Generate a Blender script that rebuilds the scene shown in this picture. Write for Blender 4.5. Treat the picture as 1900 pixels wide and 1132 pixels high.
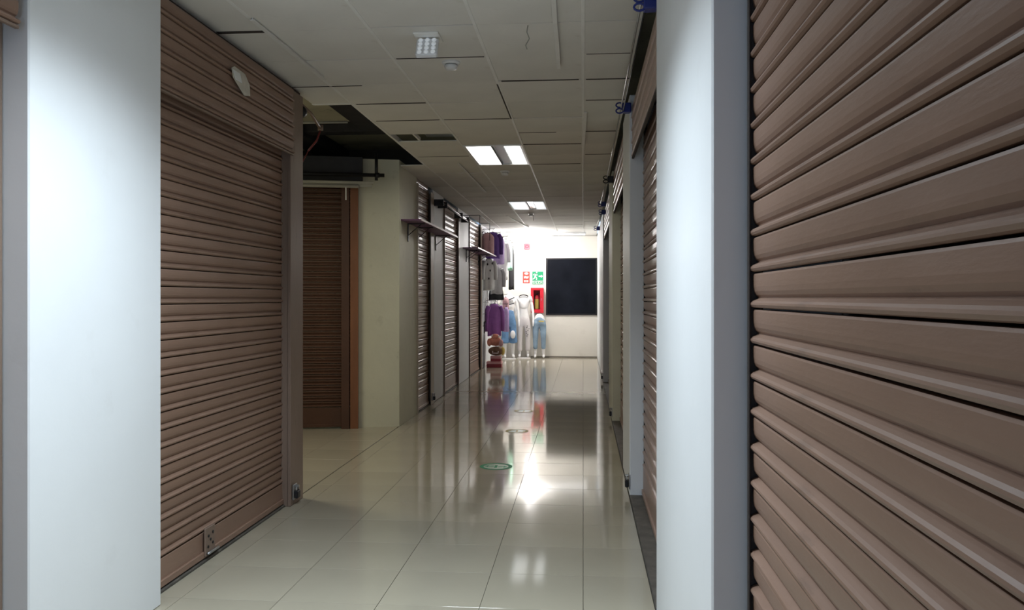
import bpy, bmesh, math, random
from mathutils import Vector, Matrix
random.seed(7)
S = bpy.context.scene
for o in list(bpy.data.objects): bpy.data.objects.remove(o)
COL = S.collection
PI = math.pi

# ------------------------------------------------------------------ camera, world, lights, exposure
cd = bpy.data.cameras.new('camera'); cam = bpy.data.objects.new('camera', cd); COL.objects.link(cam)
cam.location = (0, 0, 1.5); cam.rotation_euler = (PI/2, 0, math.atan(132/1527))
cd.sensor_width = 36; cd.lens = 1527/1900*36; cd.shift_y = -14/1900; cd.clip_start = 0.03; cd.clip_end = 100
S.camera = cam
S.view_settings.view_transform = 'Standard'; S.view_settings.look = 'None'
S.view_settings.exposure = 0.3; S.view_settings.gamma = 1.0; S.view_settings.use_curve_mapping = False
w = bpy.data.worlds.new('world'); S.world = w; w.use_nodes = True
bg = w.node_tree.nodes['Background']; bg.inputs[0].default_value = (0.55, 0.72, 1.0, 1); bg.inputs[1].default_value = 1.2

def area(name, loc, rot, sx, sy, power, col, spread=180):
    d = bpy.data.lights.new(name, 'AREA'); d.shape = 'RECTANGLE'; d.size = sx; d.size_y = sy
    d.energy = power; d.color = col; d.spread = math.radians(spread)
    o = bpy.data.objects.new(name, d); COL.objects.link(o); o.location = loc; o.rotation_euler = rot; return o
def point(name, loc, power, col, r=0.05):
    d = bpy.data.lights.new(name, 'POINT'); d.energy = power; d.color = col; d.shadow_soft_size = r
    o = bpy.data.objects.new(name, d); COL.objects.link(o); o.location = loc; return o
# troffer over the two pillars next to the camera (out of frame), the two in view, the lamps at the far end
area('near_troffer_light', (-0.915, 2.78, 3.0), (0, 0, 0), 0.5, 1.1, 50, (0.78, 0.90, 1.0), 132)
area('middle_troffer_light', (-0.915, 8.88, 3.068), (0, 0, 0), 0.5, 1.1, 11, (1.0, 0.95, 0.84), 180)
area('far_troffer_light', (-0.915, 13.76, 3.068), (0, 0, 0), 0.5, 1.1, 3, (1.0, 0.96, 0.93), 180)
area('end_tube_light', (-0.55, 19.45, 2.93), (0, 0, 0), 1.3, 0.12, 4, (1.0, 0.97, 0.96))
point('end_bulb_light', (-1.24, 19.3, 2.86), 86, (1.0, 0.96, 0.95), 0.085)
area('alcove_lamp_light', (-3.55, 6.75, 2.86), (0, 0, 0), 1.1, 0.15, 26, (1.0, 0.93, 0.74))

# ------------------------------------------------------------------ materials
def nodes(name):
    m = bpy.data.materials.new(name); m.use_nodes = True
    return m, m.node_tree.nodes, m.node_tree.links, m.node_tree.nodes['Principled BSDF']
def mat(name, col, rough=0.5, metal=0.0, var=0.08, scale=6.0, stain=None, stain_amt=0.0, bump=0.0, bscale=60.0,
        stretch=(1, 1, 1), rnd=0.0, coat=0.0, emit=None, estr=0.0, spec=None):
    m, N, L, P = nodes(name)
    P.inputs['Roughness'].default_value = rough; P.inputs['Metallic'].default_value = metal
    if spec is not None: P.inputs['Specular IOR Level'].default_value = spec
    if coat: P.inputs['Coat Weight'].default_value = coat; P.inputs['Coat Roughness'].default_value = 0.05
    if emit: P.inputs['Emission Color'].default_value = (*emit, 1); P.inputs['Emission Strength'].default_value = estr
    tc = N.new('ShaderNodeTexCoord'); mp = N.new('ShaderNodeMapping'); mp.inputs['Scale'].default_value = stretch
    L.new(tc.outputs['Object'], mp.inputs[0])
    nz = N.new('ShaderNodeTexNoise'); nz.inputs['Scale'].default_value = scale; nz.inputs['Detail'].default_value = 5
    L.new(mp.outputs[0], nz.inputs['Vector'])
    mr = N.new('ShaderNodeMapRange'); mr.inputs[1].default_value = 0.3; mr.inputs[2].default_value = 0.7
    mr.inputs[3].default_value = 1-var; mr.inputs[4].default_value = 1+var; L.new(nz.outputs[0], mr.inputs[0])
    val = mr.outputs[0]
    if rnd:
        oi = N.new('ShaderNodeObjectInfo'); r2 = N.new('ShaderNodeMapRange'); r2.inputs[3].default_value = 1-rnd; r2.inputs[4].default_value = 1+rnd
        L.new(oi.outputs['Random'], r2.inputs[0]); mu = N.new('ShaderNodeMath'); mu.operation = 'MULTIPLY'
        L.new(val, mu.inputs[0]); L.new(r2.outputs[0], mu.inputs[1]); val = mu.outputs[0]
    vm = N.new('ShaderNodeVectorMath'); vm.operation = 'SCALE'; vm.inputs[0].default_value = col; L.new(val, vm.inputs['Scale'])
    out = vm.outputs[0]
    if stain:
        n2 = N.new('ShaderNodeTexNoise'); n2.inputs['Scale'].default_value = scale*2.3; n2.inputs['Detail'].default_value = 8; n2.inputs['Roughness'].default_value = 0.7
        L.new(mp.outputs[0], n2.inputs['Vector'])
        rp = N.new('ShaderNodeMapRange'); rp.inputs[1].default_value = 0.60; rp.inputs[2].default_value = 0.72; rp.inputs[4].default_value = stain_amt
        L.new(n2.outputs[0], rp.inputs[0]); mx = N.new('ShaderNodeMix'); mx.data_type = 'RGBA'
        L.new(rp.outputs[0], mx.inputs[0]); L.new(out, mx.inputs[6]); mx.inputs[7].default_value = (*stain, 1); out = mx.outputs[2]
    L.new(out, P.inputs['Base Color'])
    if bump:
        n3 = N.new('ShaderNodeTexNoise'); n3.inputs['Scale'].default_value = bscale; n3.inputs['Detail'].default_value = 4
        L.new(mp.outputs[0], n3.inputs['Vector']); b = N.new('ShaderNodeBump'); b.inputs['Strength'].default_value = bump; b.inputs['Distance'].default_value = 0.01
        L.new(n3.outputs[0], b.inputs['Height']); L.new(b.outputs[0], P.inputs['Normal'])
    return m
M = {}
M['shutter'] = mat('brown_shutter_paint', (0.265, 0.165, 0.118), 0.42, 0.0, 0.10, 2.2, (0.12, 0.08, 0.06), 0.45, 0.10, 25, (0.6, 1, 3), rnd=0.05)
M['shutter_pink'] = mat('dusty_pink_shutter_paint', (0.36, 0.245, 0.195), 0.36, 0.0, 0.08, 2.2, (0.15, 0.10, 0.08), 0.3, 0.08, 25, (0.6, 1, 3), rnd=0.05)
M['shutter_dark'] = mat('dark_wood_brown_paint', (0.085, 0.036, 0.020), 0.5, 0.0, 0.15, 3, bump=0.15, bscale=30)
M['rail'] = mat('brown_rail_steel', (0.24, 0.17, 0.13), 0.45, 0.1, 0.12, 4, (0.10, 0.07, 0.05), 0.6, 0.1, 40, (1, 1, 0.3))
M['rail_far'] = mat('beige_rail_steel', (0.45, 0.38, 0.30), 0.5, 0.0, 0.1, 4, (0.2, 0.15, 0.1), 0.4, stretch=(1, 1, 0.3))
M['frame_orange'] = mat('orange_brown_wood', (0.23, 0.09, 0.038), 0.5, 0, 0.15, 5, bump=0.1, stretch=(3, 3, 0.4))
M['plaster_white'] = mat('white_pillar_paint', (0.80, 0.82, 0.83), 0.55, 0, 0.025, 1.5, (0.55, 0.53, 0.5), 0.10, 0.06, 30)
M['plaster_cream'] = mat('cream_column_paint', (0.66, 0.65, 0.52), 0.6, 0, 0.05, 2.0, (0.42, 0.42, 0.33), 0.5, 0.25, 14)
M['plaster_end'] = mat('end_wall_paint', (0.80, 0.77, 0.70), 0.6, 0, 0.03, 1.6, (0.6, 0.55, 0.48), 0.3, 0.1, 20)
M['shop'] = mat('unlit_shop_render', (0.10, 0.09, 0.08), 0.9, 0, 0.1)
M['slab'] = mat('raw_concrete_soffit', (0.5, 0.48, 0.37), 0.9, 0, 0.25, 1.8, (0.1, 0.09, 0.07), 0.8, 0.3, 20)
M['beam'] = mat('dark_steel_beam', (0.035, 0.035, 0.042), 0.6, 0.2, 0.2)
M['tile_ceiling'] = mat('mineral_ceiling_tile', (0.78, 0.76, 0.71), 0.85, 0, 0.045, 2.2, (0.46, 0.42, 0.34), 0.25, 0.10, 140, rnd=0.035)
M['tee'] = mat('white_ceiling_tee', (0.85, 0.84, 0.80), 0.5, 0, 0.04)
M['tee_bent'] = mat('loose_white_tee', (0.8, 0.79, 0.75), 0.4, 0, 0.04)
M['grout'] = mat('grey_brown_grout', (0.20, 0.18, 0.15), 0.8, 0, 0.1, 20)
M['floor_tile'] = mat('polished_cream_porcelain', (0.43, 0.39, 0.30), 0.075, 0, 0.05, 1.4, (0.40, 0.36, 0.28), 0.25, rnd=0.025, bump=0.012, bscale=5, spec=0.5)
M['kerb'] = mat('dirty_sill', (0.11, 0.10, 0.085), 0.6, 0, 0.3, 12, (0.03, 0.03, 0.03), 0.8)
M['black'] = mat('black_metal', (0.02, 0.02, 0.022), 0.45, 0.3, 0.1)
M['black_hood'] = mat('dark_housing_and_gap_shade', (0.045, 0.035, 0.03), 0.8, 0, 0.2)
M['steel'] = mat('dull_steel', (0.42, 0.42, 0.42), 0.35, 0.8, 0.15, 12)
M['blue'] = mat('blue_clamp_plastic', (0.015, 0.03, 0.22), 0.35, 0, 0.1)
M['white_plastic'] = mat('white_plastic', (0.80, 0.81, 0.82), 0.35, 0, 0.02)
M['lamp_white'] = mat('troffer_white_enamel', (0.85, 0.86, 0.86), 0.3, 0, 0.02, emit=(0.85, 0.93, 1.0), estr=0.16)
M['lamp_tube'] = mat('fluorescent_tube', (0.9, 0.9, 0.9), 0.3, 0, 0.01, emit=(0.9, 0.96, 1.0), estr=1.0)
M['lamp_near'] = mat('bright_fluorescent_tube', (0.9, 0.9, 0.9), 0.3, 0, 0.01, emit=(0.85, 0.94, 1.0), estr=8)
M['lamp_end'] = mat('end_lamp_glass', (0.9, 0.9, 0.9), 0.3, 0, 0.01, emit=(1.0, 0.97, 0.96), estr=14)
M['louvre'] = mat('aluminium_louvre', (0.62, 0.66, 0.70), 0.3, 0.6, 0.03)
M['purple_shelf'] = mat('purple_melamine', (0.17, 0.065, 0.16), 0.4, 0, 0.08)
M['shelf_edge'] = mat('pale_shelf_edge', (0.72, 0.62, 0.64), 0.4, 0, 0.04)
M['mannequin'] = mat('glossy_white_mannequin', (0.86, 0.85, 0.84), 0.3, 0, 0.02)
M['cloth_white'] = mat('white_cotton', (0.80, 0.79, 0.79), 0.85, 0, 0.05, 8, bump=0.3, bscale=40)
M['cloth_grey'] = mat('pale_grey_cotton', (0.50, 0.49, 0.51), 0.85, 0, 0.08, 8, bump=0.3, bscale=40)
M['cloth_offwhite'] = mat('off_white_denim', (0.74, 0.70, 0.70), 0.8, 0, 0.05, 8, bump=0.3, bscale=60)
M['cloth_purple'] = mat('deep_purple_fleece', (0.15, 0.07, 0.32), 0.85, 0, 0.15, 8, bump=0.3, bscale=40)
M['cloth_violet'] = mat('violet_cotton', (0.29, 0.10, 0.36), 0.85, 0, 0.12, 8, bump=0.3, bscale=40)
M['cloth_lilac'] = mat('lilac_cotton', (0.52, 0.38, 0.66), 0.85, 0, 0.1, 8, bump=0.3, bscale=40)
M['cloth_pink'] = mat('dusty_pink_cotton', (0.60, 0.36, 0.38), 0.85, 0, 0.1, 8, bump=0.3, bscale=40)
M['cloth_green'] = mat('mint_green_cotton', (0.30, 0.55, 0.40), 0.85, 0, 0.1, 8, bump=0.3, bscale=40)
M['cloth_black'] = mat('black_cotton', (0.012, 0.012, 0.014), 0.85, 0, 0.1, 8, bump=0.3, bscale=40)
M['denim'] = mat('mid_blue_denim', (0.12, 0.24, 0.42), 0.85, 0, 0.25, 9, (0.6, 0.7, 0.78), 0.35, 0.3, 80)
M['denim_pale'] = mat('pale_blue_denim', (0.26, 0.37, 0.48), 0.85, 0, 0.15, 9, (0.72, 0.78, 0.8), 0.35, 0.3, 80)
M['orange_plush'] = mat('salmon_plush', (0.62, 0.24, 0.17), 0.9, 0, 0.2, 12, bump=0.5, bscale=60)
M['brown_bag'] = mat('brown_bag_cloth', (0.20, 0.11, 0.07), 0.8, 0, 0.3, 12, (0.35, 0.3, 0.1), 0.5)
M['pink_box'] = mat('pink_card', (0.70, 0.36, 0.38), 0.5, 0, 0.05)
M['red_box'] = mat('dark_red_card', (0.36, 0.045, 0.06), 0.5, 0, 0.08)
M['red'] = mat('fire_red_enamel', (0.55, 0.02, 0.035), 0.35, 0, 0.05)
M['red_sign'] = mat('red_sign_print', (0.60, 0.05, 0.03), 0.5, 0, 0.05)
M['pink_bell'] = mat('faded_red_plastic', (0.75, 0.12, 0.17), 0.4, 0, 0.03)
M['green_sign'] = mat('green_sign_print', (0.0, 0.30, 0.12), 0.5, 0, 0.04)
M['sign_white'] = mat('sign_white_print', (0.85, 0.86, 0.84), 0.5, 0, 0.02)
M['yellow'] = mat('yellow_label', (0.66, 0.50, 0.12), 0.5, 0, 0.1)
M['green_floor'] = mat('green_floor_sticker', (0.01, 0.24, 0.10), 0.55, 0, 0.2, 20, spec=0.15)
M['mint_floor'] = mat('worn_mint_sticker', (0.22, 0.38, 0.24), 0.35, 0, 0.2, 20)
M['yellow_floor'] = mat('worn_yellow_sticker', (0.34, 0.28, 0.05), 0.55, 0, 0.3, 20, spec=0.15)
M['paper'] = mat('pale_paper', (0.62, 0.58, 0.50), 0.8, 0, 0.08, 30)
M['black_glass'] = mat('black_window_glass', (0.008, 0.009, 0.013), 0.25, 0, 0.3, 3, spec=0.12)
M['pvc'] = mat('grey_white_conduit', (0.45, 0.44, 0.38), 0.5, 0, 0.1)
M['wire_red'] = mat('dark_red_cable', (0.20, 0.03, 0.03), 0.5, 0, 0.1)
def glass():
    m, N, L, P = nodes('clear_glass'); P.inputs['Transmission Weight'].default_value = 1; P.inputs['Roughness'].default_value = 0.02
    P.inputs['IOR'].default_value = 1.1; P.inputs['Base Color'].default_value = (0.95, 0.95, 0.95, 1); return m
M['glass'] = glass()

# ------------------------------------------------------------------ mesh helpers
def mesh_of(bm, m, smooth=False):
    bmesh.ops.recalc_face_normals(bm, faces=bm.faces)
    me = bpy.data.meshes.new('mesh'); bm.to_mesh(me); bm.free()
    for x in (m if isinstance(m, (list, tuple)) else [m]): me.materials.append(x)
    if smooth:
        for p in me.polygons: p.use_smooth = True
    return me
def link(name, me, parent=None, loc=(0, 0, 0), rot=(0, 0, 0), label=None):
    o = bpy.data.objects.new(name, me); COL.objects.link(o); o.location = loc; o.rotation_euler = rot
    if parent: o.parent = parent
    if label: o['label'] = label
    return o
def obj(name, bm, m, parent=None, loc=(0, 0, 0), rot=(0, 0, 0), label=None, smooth=False):
    return link(name, mesh_of(bm, m, smooth), parent, loc, rot, label)
def tag(o, label, cat, group=None):
    o['label'] = label; o['category'] = cat
    if group: o['group'] = group
    return o
def thing(name, label, cat, loc=(0, 0, 0), rotz=0, group=None):
    return tag(link(name, None, None, loc, (0, 0, rotz)), label, cat, group)
def struct(name, bm, m, **k):
    o = obj(name, bm, m, **k); o['kind'] = 'structure'; return o
def B(): return bmesh.new()
def box(bm, x0, x1, y0, y1, z0, z1, bev=0.0, mi=0):
    r = bmesh.ops.create_cube(bm, size=1)
    for v in r['verts']:
        v.co = Vector((x0+(v.co.x+.5)*(x1-x0), y0+(v.co.y+.5)*(y1-y0), z0+(v.co.z+.5)*(z1-z0)))
    fs = set(f for v in r['verts'] for f in v.link_faces)
    for f in fs: f.material_index = mi
    if bev:
        es = list(set(e for v in r['verts'] for e in v.link_edges))
        bmesh.ops.bevel(bm, geom=es, offset=bev, segments=1, affect='EDGES', clamp_overlap=True)
    return bm
def tube(bm, pts, rad, n=10, caps=True, mi=0):
    pts = [Vector(p) for p in pts]; rads = rad if isinstance(rad, (list, tuple)) else [rad]*len(pts)
    rings = []; prev = None
    for i, p in enumerate(pts):
        a = pts[max(i-1, 0)]; b = pts[min(i+1, len(pts)-1)]; d = (b-a).normalized()
        if prev is None: u = d.orthogonal().normalized()
        else:
            u = prev - d*prev.dot(d); u = u.normalized() if u.length > 1e-5 else d.orthogonal().normalized()
        prev = u; v = d.cross(u)
        rings.append([bm.verts.new(p+(u*math.cos(2*PI*k/n)+v*math.sin(2*PI*k/n))*rads[i]) for k in range(n)])
    for i in range(len(rings)-1):
        for k in range(n):
            f = bm.faces.new((rings[i][k], rings[i][(k+1) % n], rings[i+1][(k+1) % n], rings[i+1][k])); f.material_index = mi
    if caps:
        bm.faces.new(rings[0]).material_index = mi; bm.faces.new(rings[-1][::-1]).material_index = mi
    return bm
def rings_loft(bm, rings, closed=True, mi=0):
    R = [[bm.verts.new(p) for p in r] for r in rings]; n = len(R[0])
    for i in range(len(R)-1):
        for k in range(n): bm.faces.new((R[i][k], R[i][(k+1) % n], R[i+1][(k+1) % n], R[i+1][k])).material_index = mi
    if closed: bm.faces.new(R[0][::-1]); bm.faces.new(R[-1])
    return bm
def prism(bm, pts2, z0, z1):                       # xy polygon extruded in z
    a = [bm.verts.new((x, y, z0)) for x, y in pts2]; b = [bm.verts.new((x, y, z1)) for x, y in pts2]; n = len(a)
    bm.faces.new(a[::-1]); bm.faces.new(b)
    for k in range(n): bm.faces.new((a[k], a[(k+1) % n], b[(k+1) % n], b[k]))
    return bm
def plate(bm, pts, y0, y1):                        # xz polygon extruded in y
    a = [bm.verts.new((x, y0, z)) for x, z in pts]; b = [bm.verts.new((x, y1, z)) for x, z in pts]; n = len(a)
    bm.faces.new(a); bm.faces.new(b[::-1])
    for k in range(n): bm.faces.new((a[k], b[k], b[(k+1) % n], a[(k+1) % n]))
    return bm
def skin(verts, edges, radii, m, sub=2, flat=1.0, cy=0.0):
    me = bpy.data.meshes.new('mesh'); me.from_pydata([tuple(v) for v in verts], edges, []); me.update()
    o = bpy.data.objects.new('tmp', me); COL.objects.link(o)
    md = o.modifiers.new('s', 'SKIN'); md.use_smooth_shade = True
    for i, r in enumerate(radii):
        me.skin_vertices[0].data[i].radius = (r, r)
    me.skin_vertices[0].data[0].use_root = True
    sb = o.modifiers.new('b', 'SUBSURF'); sb.levels = sub; sb.render_levels = sub
    dg = bpy.context.evaluated_depsgraph_get(); out = bpy.data.meshes.new_from_object(o.evaluated_get(dg))
    bpy.data.objects.remove(o)
    for v in out.vertices: v.co.y = cy+(v.co.y-cy)*flat
    out.materials.clear(); out.materials.append(m)
    for p in out.polygons: p.use_smooth = True
    return out

# ------------------------------------------------------------------ STRUCTURE
CZ = 3.04; XL = -2.13; XR = 0.35; YE = 20.65
bm = B(); box(bm, -5.3, 1.4, -4, 21.2, -0.15, -0.012); floor = struct('floor', bm, M['grout'])
bm = B(); box(bm, -5.3, 1.4, -4, 21.2, 3.44, 3.6); ceiling = struct('ceiling', bm, M['slab'])
bm = B(); box(bm, -5.3, -2.42, -4, 5.86, -0.012, 3.03); box(bm, -2.42, -2.17, -4, 5.86, -0.012, 0.0)
wall_left = struct('wall_left', bm, M['shop'])
bm = B()
box(bm, -5.3, -2.42, 9.8, 21.2, -0.012, 3.03)
wall_left_far = struct('wall_left', bm, M['shop'])
bm = B(); box(bm, 0.70, 1.4, -4, 21.2, -0.012, 3.44)
wall_right = struct('wall_right', bm, M['shop'])
bm = B(); box(bm, -2.42, 0.70, YE, YE+0.4, -0.012, 3.10); wall_end = struct('wall_end', bm, M['plaster_end'])
bm = B(); box(bm, -1.31, 0.45, YE-0.10, YE-0.001, 0.0, 3.03); obj('pilaster', bm, M['plaster_end'], wall_end)
bm = B(); box(bm, -1.31, 0.34, YE-0.112, YE-0.101, 0.0, 0.035, 0.002); struct('baseboard_end', bm, M['grout'])
bm = B(); box(bm, -5.5, -5.3, 5.0, 10.5, -0.15, 3.6); struct('wall_alcove', bm, M['shop'])
bm = B(); box(bm, -5.3, -1.9, 10.6, 10.8, 3.06, 3.44); struct('wall_plenum', bm, M['shop'])

# pillars of the left wall and right wall
def pillar(parent, x0, x1, y0, y1, m, label=None, z1=3.035):
    bm = B(); box(bm, x0, x1, y0, y1, 0, z1, 0.006); return obj('pillar', bm, m, parent, label=label)
pillar(wall_left, -2.42, -2.05, 2.89, 3.85, M['plaster_white'])
# near corner: side wall of the first left shop towards the alcove
bm = B(); box(bm, -5.3, -2.16, 5.86, 5.96, 0, 3.035); obj('side_wall', bm, M['plaster_cream'], wall_left)
# column and angled back wall of the alcove (corner at -2.13, 9.42)
bm = B(); prism(bm, [(-2.13, 9.42), (-2.13, 10.42), (-2.42, 10.42), (-5.3, 10.2), (-5.3, 8.70), (-3.36, 9.20), (-3.36, 9.20), (-2.575, 9.295)][:5]+[(-5.3, 8.66), (-2.57, 9.30)], 0, 3.10)
obj('column', bm, M['plaster_cream'], wall_left_far, label='cream plastered corner column with chips and scuffs')
pillar(wall_left_far, -2.42, XL, 11.56, 12.47, M['plaster_white'])
pillar(wall_left_far, -2.42, XL, 13.94, 15.27, M['plaster_white'])
pillar(wall_left_far, -2.42, XL, 17.12, 20.65, M['plaster_white'])
pillar(wall_right, XR, 0.70, 2.29, 3.99, M['plaster_white'])
pillar(wall_right, XR, 0.70, 6.28, 7.31, M['plaster_white'])
pillar(wall_right, XR, 0.70, 10.04, 11.25, M['plaster_cream'])
pillar(wall_right, XR, 0.70, 14.62, 20.64, M['plaster_white'])

# floor tiles (0.5 m) --------------------------------------------------------
cache = {}
def slab_mesh(w, d, t, m, bev, key):
    k = (round(w, 3), round(d, 3), key)
    if k not in cache:
        bm = B(); box(bm, -w/2, w/2, -d/2, d/2, -t, 0, bev); cache[k] = mesh_of(bm, m)
    return cache[k]
def lay(parent, xs, ys, z, m, gap, t, bev, key, tilt=0.0, skip=lambda cx, cy: False, dz=lambda: 0):
    for i in range(len(xs)-1):
        for j in range(len(ys)-1):
            w = xs[i+1]-xs[i]-gap; d = ys[j+1]-ys[j]-gap; cx = (xs[i]+xs[i+1])/2; cy = (ys[j]+ys[j+1])/2
            if w < 0.03 or d < 0.03 or skip(cx, cy): continue
            link('tile', slab_mesh(w, d, t, m, bev, key), parent, (cx, cy, z+dz()), (random.uniform(-tilt, tilt), random.uniform(-tilt, tilt), 0))
ys = [1.95+0.5*k for k in range(38)]+[YE]
ys = [y for y in ys if y <= YE]
xs = [XL, -2.0, -1.5, -1.0, -0.5, 0.0, 0.345]
lay(floor, xs, ys, 0.0, M['floor_tile'], 0.0025, 0.01, 0.0006, 'f', 0.00025)
ya = [6.0, 6.45, 6.95, 7.45, 7.95, 8.45, 8.95, 9.45]; xa = [-4.63, -4.13, -3.63, -3.13, -2.63, -2.139]
lay(floor, xa, ya, 0.0, M['floor_tile'], 0.0025, 0.01, 0.0006, 'f', 0.00025)
# near camera the floor runs on out of view as one plain strip of the same tile
bm = B(); box(bm, XL, 0.345, -4, 1.948, -0.01, 0.0, 0.0006); obj('floor_strip', bm, M['floor_tile'], floor)

# ceiling tiles --------------------------------------------------------------
cy = [6.44+0.61*k for k in range(-7, 24)]
cy = [y for y in cy if y < YE]+[YE-0.002]
cx = [XL-0.02, -1.83, -1.22, -0.61, 0.0, 0.335]
near = cy[0]
def skipc(x, y):
    if x < -1.83 and 6.40 < y < 9.45: return True
    if -1.22 < x < -0.61 and (8.27 < y < 9.49 or 13.15 < y < 14.37 or 2.17 < y < 3.39): return True
    if -1.83 < x < -1.22 and 7.66 < y < 8.27: return True
    return False
lay(ceiling, cx, cy, CZ+0.012, M['tile_ceiling'], 0.009, 0.012, 0.001, 'c', 0.004, skipc, lambda: random.uniform(-0.0025, 0.002))
bm = B(); box(bm, XL, 0.335, -4, near-0.003, CZ, CZ+0.012); obj('tile_strip', bm, M['tile_ceiling'], ceiling)
# half of the tile left beside the broken opening
bm = B(); box(bm, -1.825, -1.225, 8.03, 8.265, CZ, CZ+0.012, 0.001); obj('broken_tile', bm, M['tile_ceiling'], ceiling, label='remaining half of a broken ceiling tile')
bm = B(); box(bm, -1.62, -1.60, 7.66, 8.03, CZ+0.01, CZ+0.04); obj('cross_bar', bm, M['tee'], ceiling)
bm = B(); box(bm, -1.58, -1.30, 7.9, 8.25, CZ+0.09, CZ+0.10); obj('displaced_tile', bm, M['tee'], ceiling, rot=(0, 0, 0), label='grey scrap of tile lying above the opening')
for x in cx[1:5]:
    segs = [(-4, YE)]
    for a, b in segs:
        bm = B(); box(bm, x-0.010, x+0.010, a, b-0.01, CZ-0.004, CZ+0.03, 0.001); obj('main_runner', bm, M['tee'], ceiling)
for k, y in enumerate(cy[1:-1]):
    for i in range(5):
        x0 = cx[i]+0.012; x1 = cx[i+1]-0.012
        if i == 0 and 6.5 < y < 9.4: continue
        if i == 2 and (abs(y-8.88) < .1 or abs(y-13.76) < .1 or abs(y-2.78) < .1): continue
        bm = None
    # recessed cross tees stay above the tiles and read as thin dark joints
# sagging joints: thin dark strips stand in for the shadow in open gaps
for x0, x1, y, t in [(-1.80, -1.24, 6.42, .010), (-2.12, -1.84, 4.62, .016), (-2.12, -1.60, 5.86, .006), (-1.20, -0.63, 7.05, .005), (-0.60, -0.02, 8.26, .008), (0.02, 0.33, 5.83, .005),
                     (0.02, 0.33, 6.44, .010), (-0.60, -0.25, 7.66, .006), (0.02, 0.30, 7.66, .006), (-1.80, -1.24, 7.05, .004), (-1.2, -0.63, 5.22, .005), (-0.58, -0.03, 5.83, .004), (-0.58, -.03, 9.49, .005), (-1.80, -1.24, 8.88, .005), (0.02, .3, 8.88, .005), (0.02, .3, 5.22, .004)]:
    bm = B(); box(bm, x0, x1, y-t, y+t, CZ-0.0045, CZ+0.01, 0.001); obj('gap_shadow', bm, M['black_hood'], ceiling, label='dark strip standing in for the gap shadow where a tile sits crooked')
bm = B(); box(bm, -0.622, -0.612, 5.9, 7.05, CZ-0.006, CZ+0.01); obj('gap_shadow', bm, M['black_hood'], ceiling, label='dark strip standing in for the gap shadow where a tile sits crooked')
# loose T bars that came down from the grid
for a, b, l in [((-1.81, 4.38, 3.025), (-1.80, 5.60, 3.018), 'loose white bar hanging beside the left shutter hood'),
                ((-0.15, 3.9, 3.03), (-0.16, 5.44, 3.012), 'thin loose bar at the top of the frame'),
                ((0.02, 6.83, 3.03), (0.0, 8.26, 3.012), 'loose white bar above the blue clamps'),
                ((-1.42, 9.33, 3.03), (-1.40, 11.75, 3.012), 'loose bar left of the lit troffer'),
                ((-1.43, 15.4, 3.03), (-1.18, 17.9, 3.012), 'loose bar near the lit end of the corridor')]:
    d = Vector(b)-Vector(a); bm = B(); box(bm, -0.013, 0.013, 0, d.length, -0.004, 0.003, 0.001); box(bm, -0.003, 0.003, 0, d.length, 0.003, 0.022)
    obj('loose_bar', bm, M['tee_bent'], ceiling, a, (math.asin(d.z/d.length), 0, -math.atan2(d.x, d.y)), label=l)
# edge of ceiling opening and beams in the void
for x0, x1, y0, y1 in [(-1.842, -1.822, 6.40, 9.42), ]:
    bm = B(); box(bm, x0, x1, y0, y1, CZ-0.006, CZ+0.05, 0.001); obj('edge_trim', bm, M['tee'], ceiling)
bm = B(); box(bm, -2.15, -1.842, 6.385, 6.41, CZ-0.006, CZ+0.05, 0.001); obj('edge_trim', bm, M['tee'], ceiling)
for y0, y1, z0 in [(8.88, 9.08, 3.33), (6.9, 7.05, 3.30)]:
    bm = B(); box(bm, -5.3, -1.0, y0, y1, z0, 3.44, 0.004); obj('beam', bm, M['beam'], ceiling)
bm = B(); box(bm, -3.35, -3.07, 6.0, 10.6, 3.28, 3.44, 0.004); obj('beam', bm, M['beam'], ceiling)
bm = B(); box(bm, -2.42, -1.85, 6.0, 8.87, 3.33, 3.44, 0.004); obj('beam', bm, M['beam'], ceiling)
# ceiling strip over the alcove's far depth hidden from view by the near shop stays open

# thresholds
bm = B(); box(bm, 0.349, 0.70, -4, YE-0.1, -0.012, -0.004)
for y0, y1 in [(-4, 2.29), (3.99, 6.28), (7.31, 10.04), (11.25, 14.62)]: box(bm, 0.352, 0.70, y0+.002, y1-.002, -0.004, 0.006, 0.002)
struct('trim_1', bm, M['kerb'])
bm = B()
for y0, y1 in [(-4, 2.89), (3.85, 5.98), (10.42, 11.56), (12.47, 13.94), (15.27, 17.12)]: box(bm, -2.42, XL-0.002, y0+.002, y1-.002, -0.004, 0.012, 0.002)
struct('trim_2', bm, M['kerb'])

# ------------------------------------------------------------------ ROLLER SHUTTERS
def slat_profile(p):
    # (offset outward, height above slat bottom edge)
    return [(-.016, 0.0045), (-0.002, 0.004), (0.0055, 0.0065), (0.009, 0.0125), (0.008, 0.0175), (0.003, 0.0225), (-0.006, 0.0265), (-.0125, 0.029),
            (-.0125, 0.033), (-0.006, 0.0385), (-0.0015, 0.048), (0.0005, 0.060), (0.001, p*0.78), (0.001, p-0.006), (-0.001, p-0.001), (-0.016, p-0.0005)]
def slat_mesh(L, p, m):
    k = ('slat', round(L, 3), p, m.name)
    if k in cache: return cache[k]
    bm = B(); pr = slat_profile(p)
    a = [bm.verts.new((0, -o, z)) for o, z in pr]; b = [bm.verts.new((L, -o, z)) for o, z in pr]
    for i in range(len(pr)-1): bm.faces.new((a[i], b[i], b[i+1], a[i+1]))
    bm.faces.new((a[0], a[-1], b[-1], b[0])); bm.faces.new(a[::-1]); bm.faces.new(b)
    cache[k] = mesh_of(bm, m); return cache[k]
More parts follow.
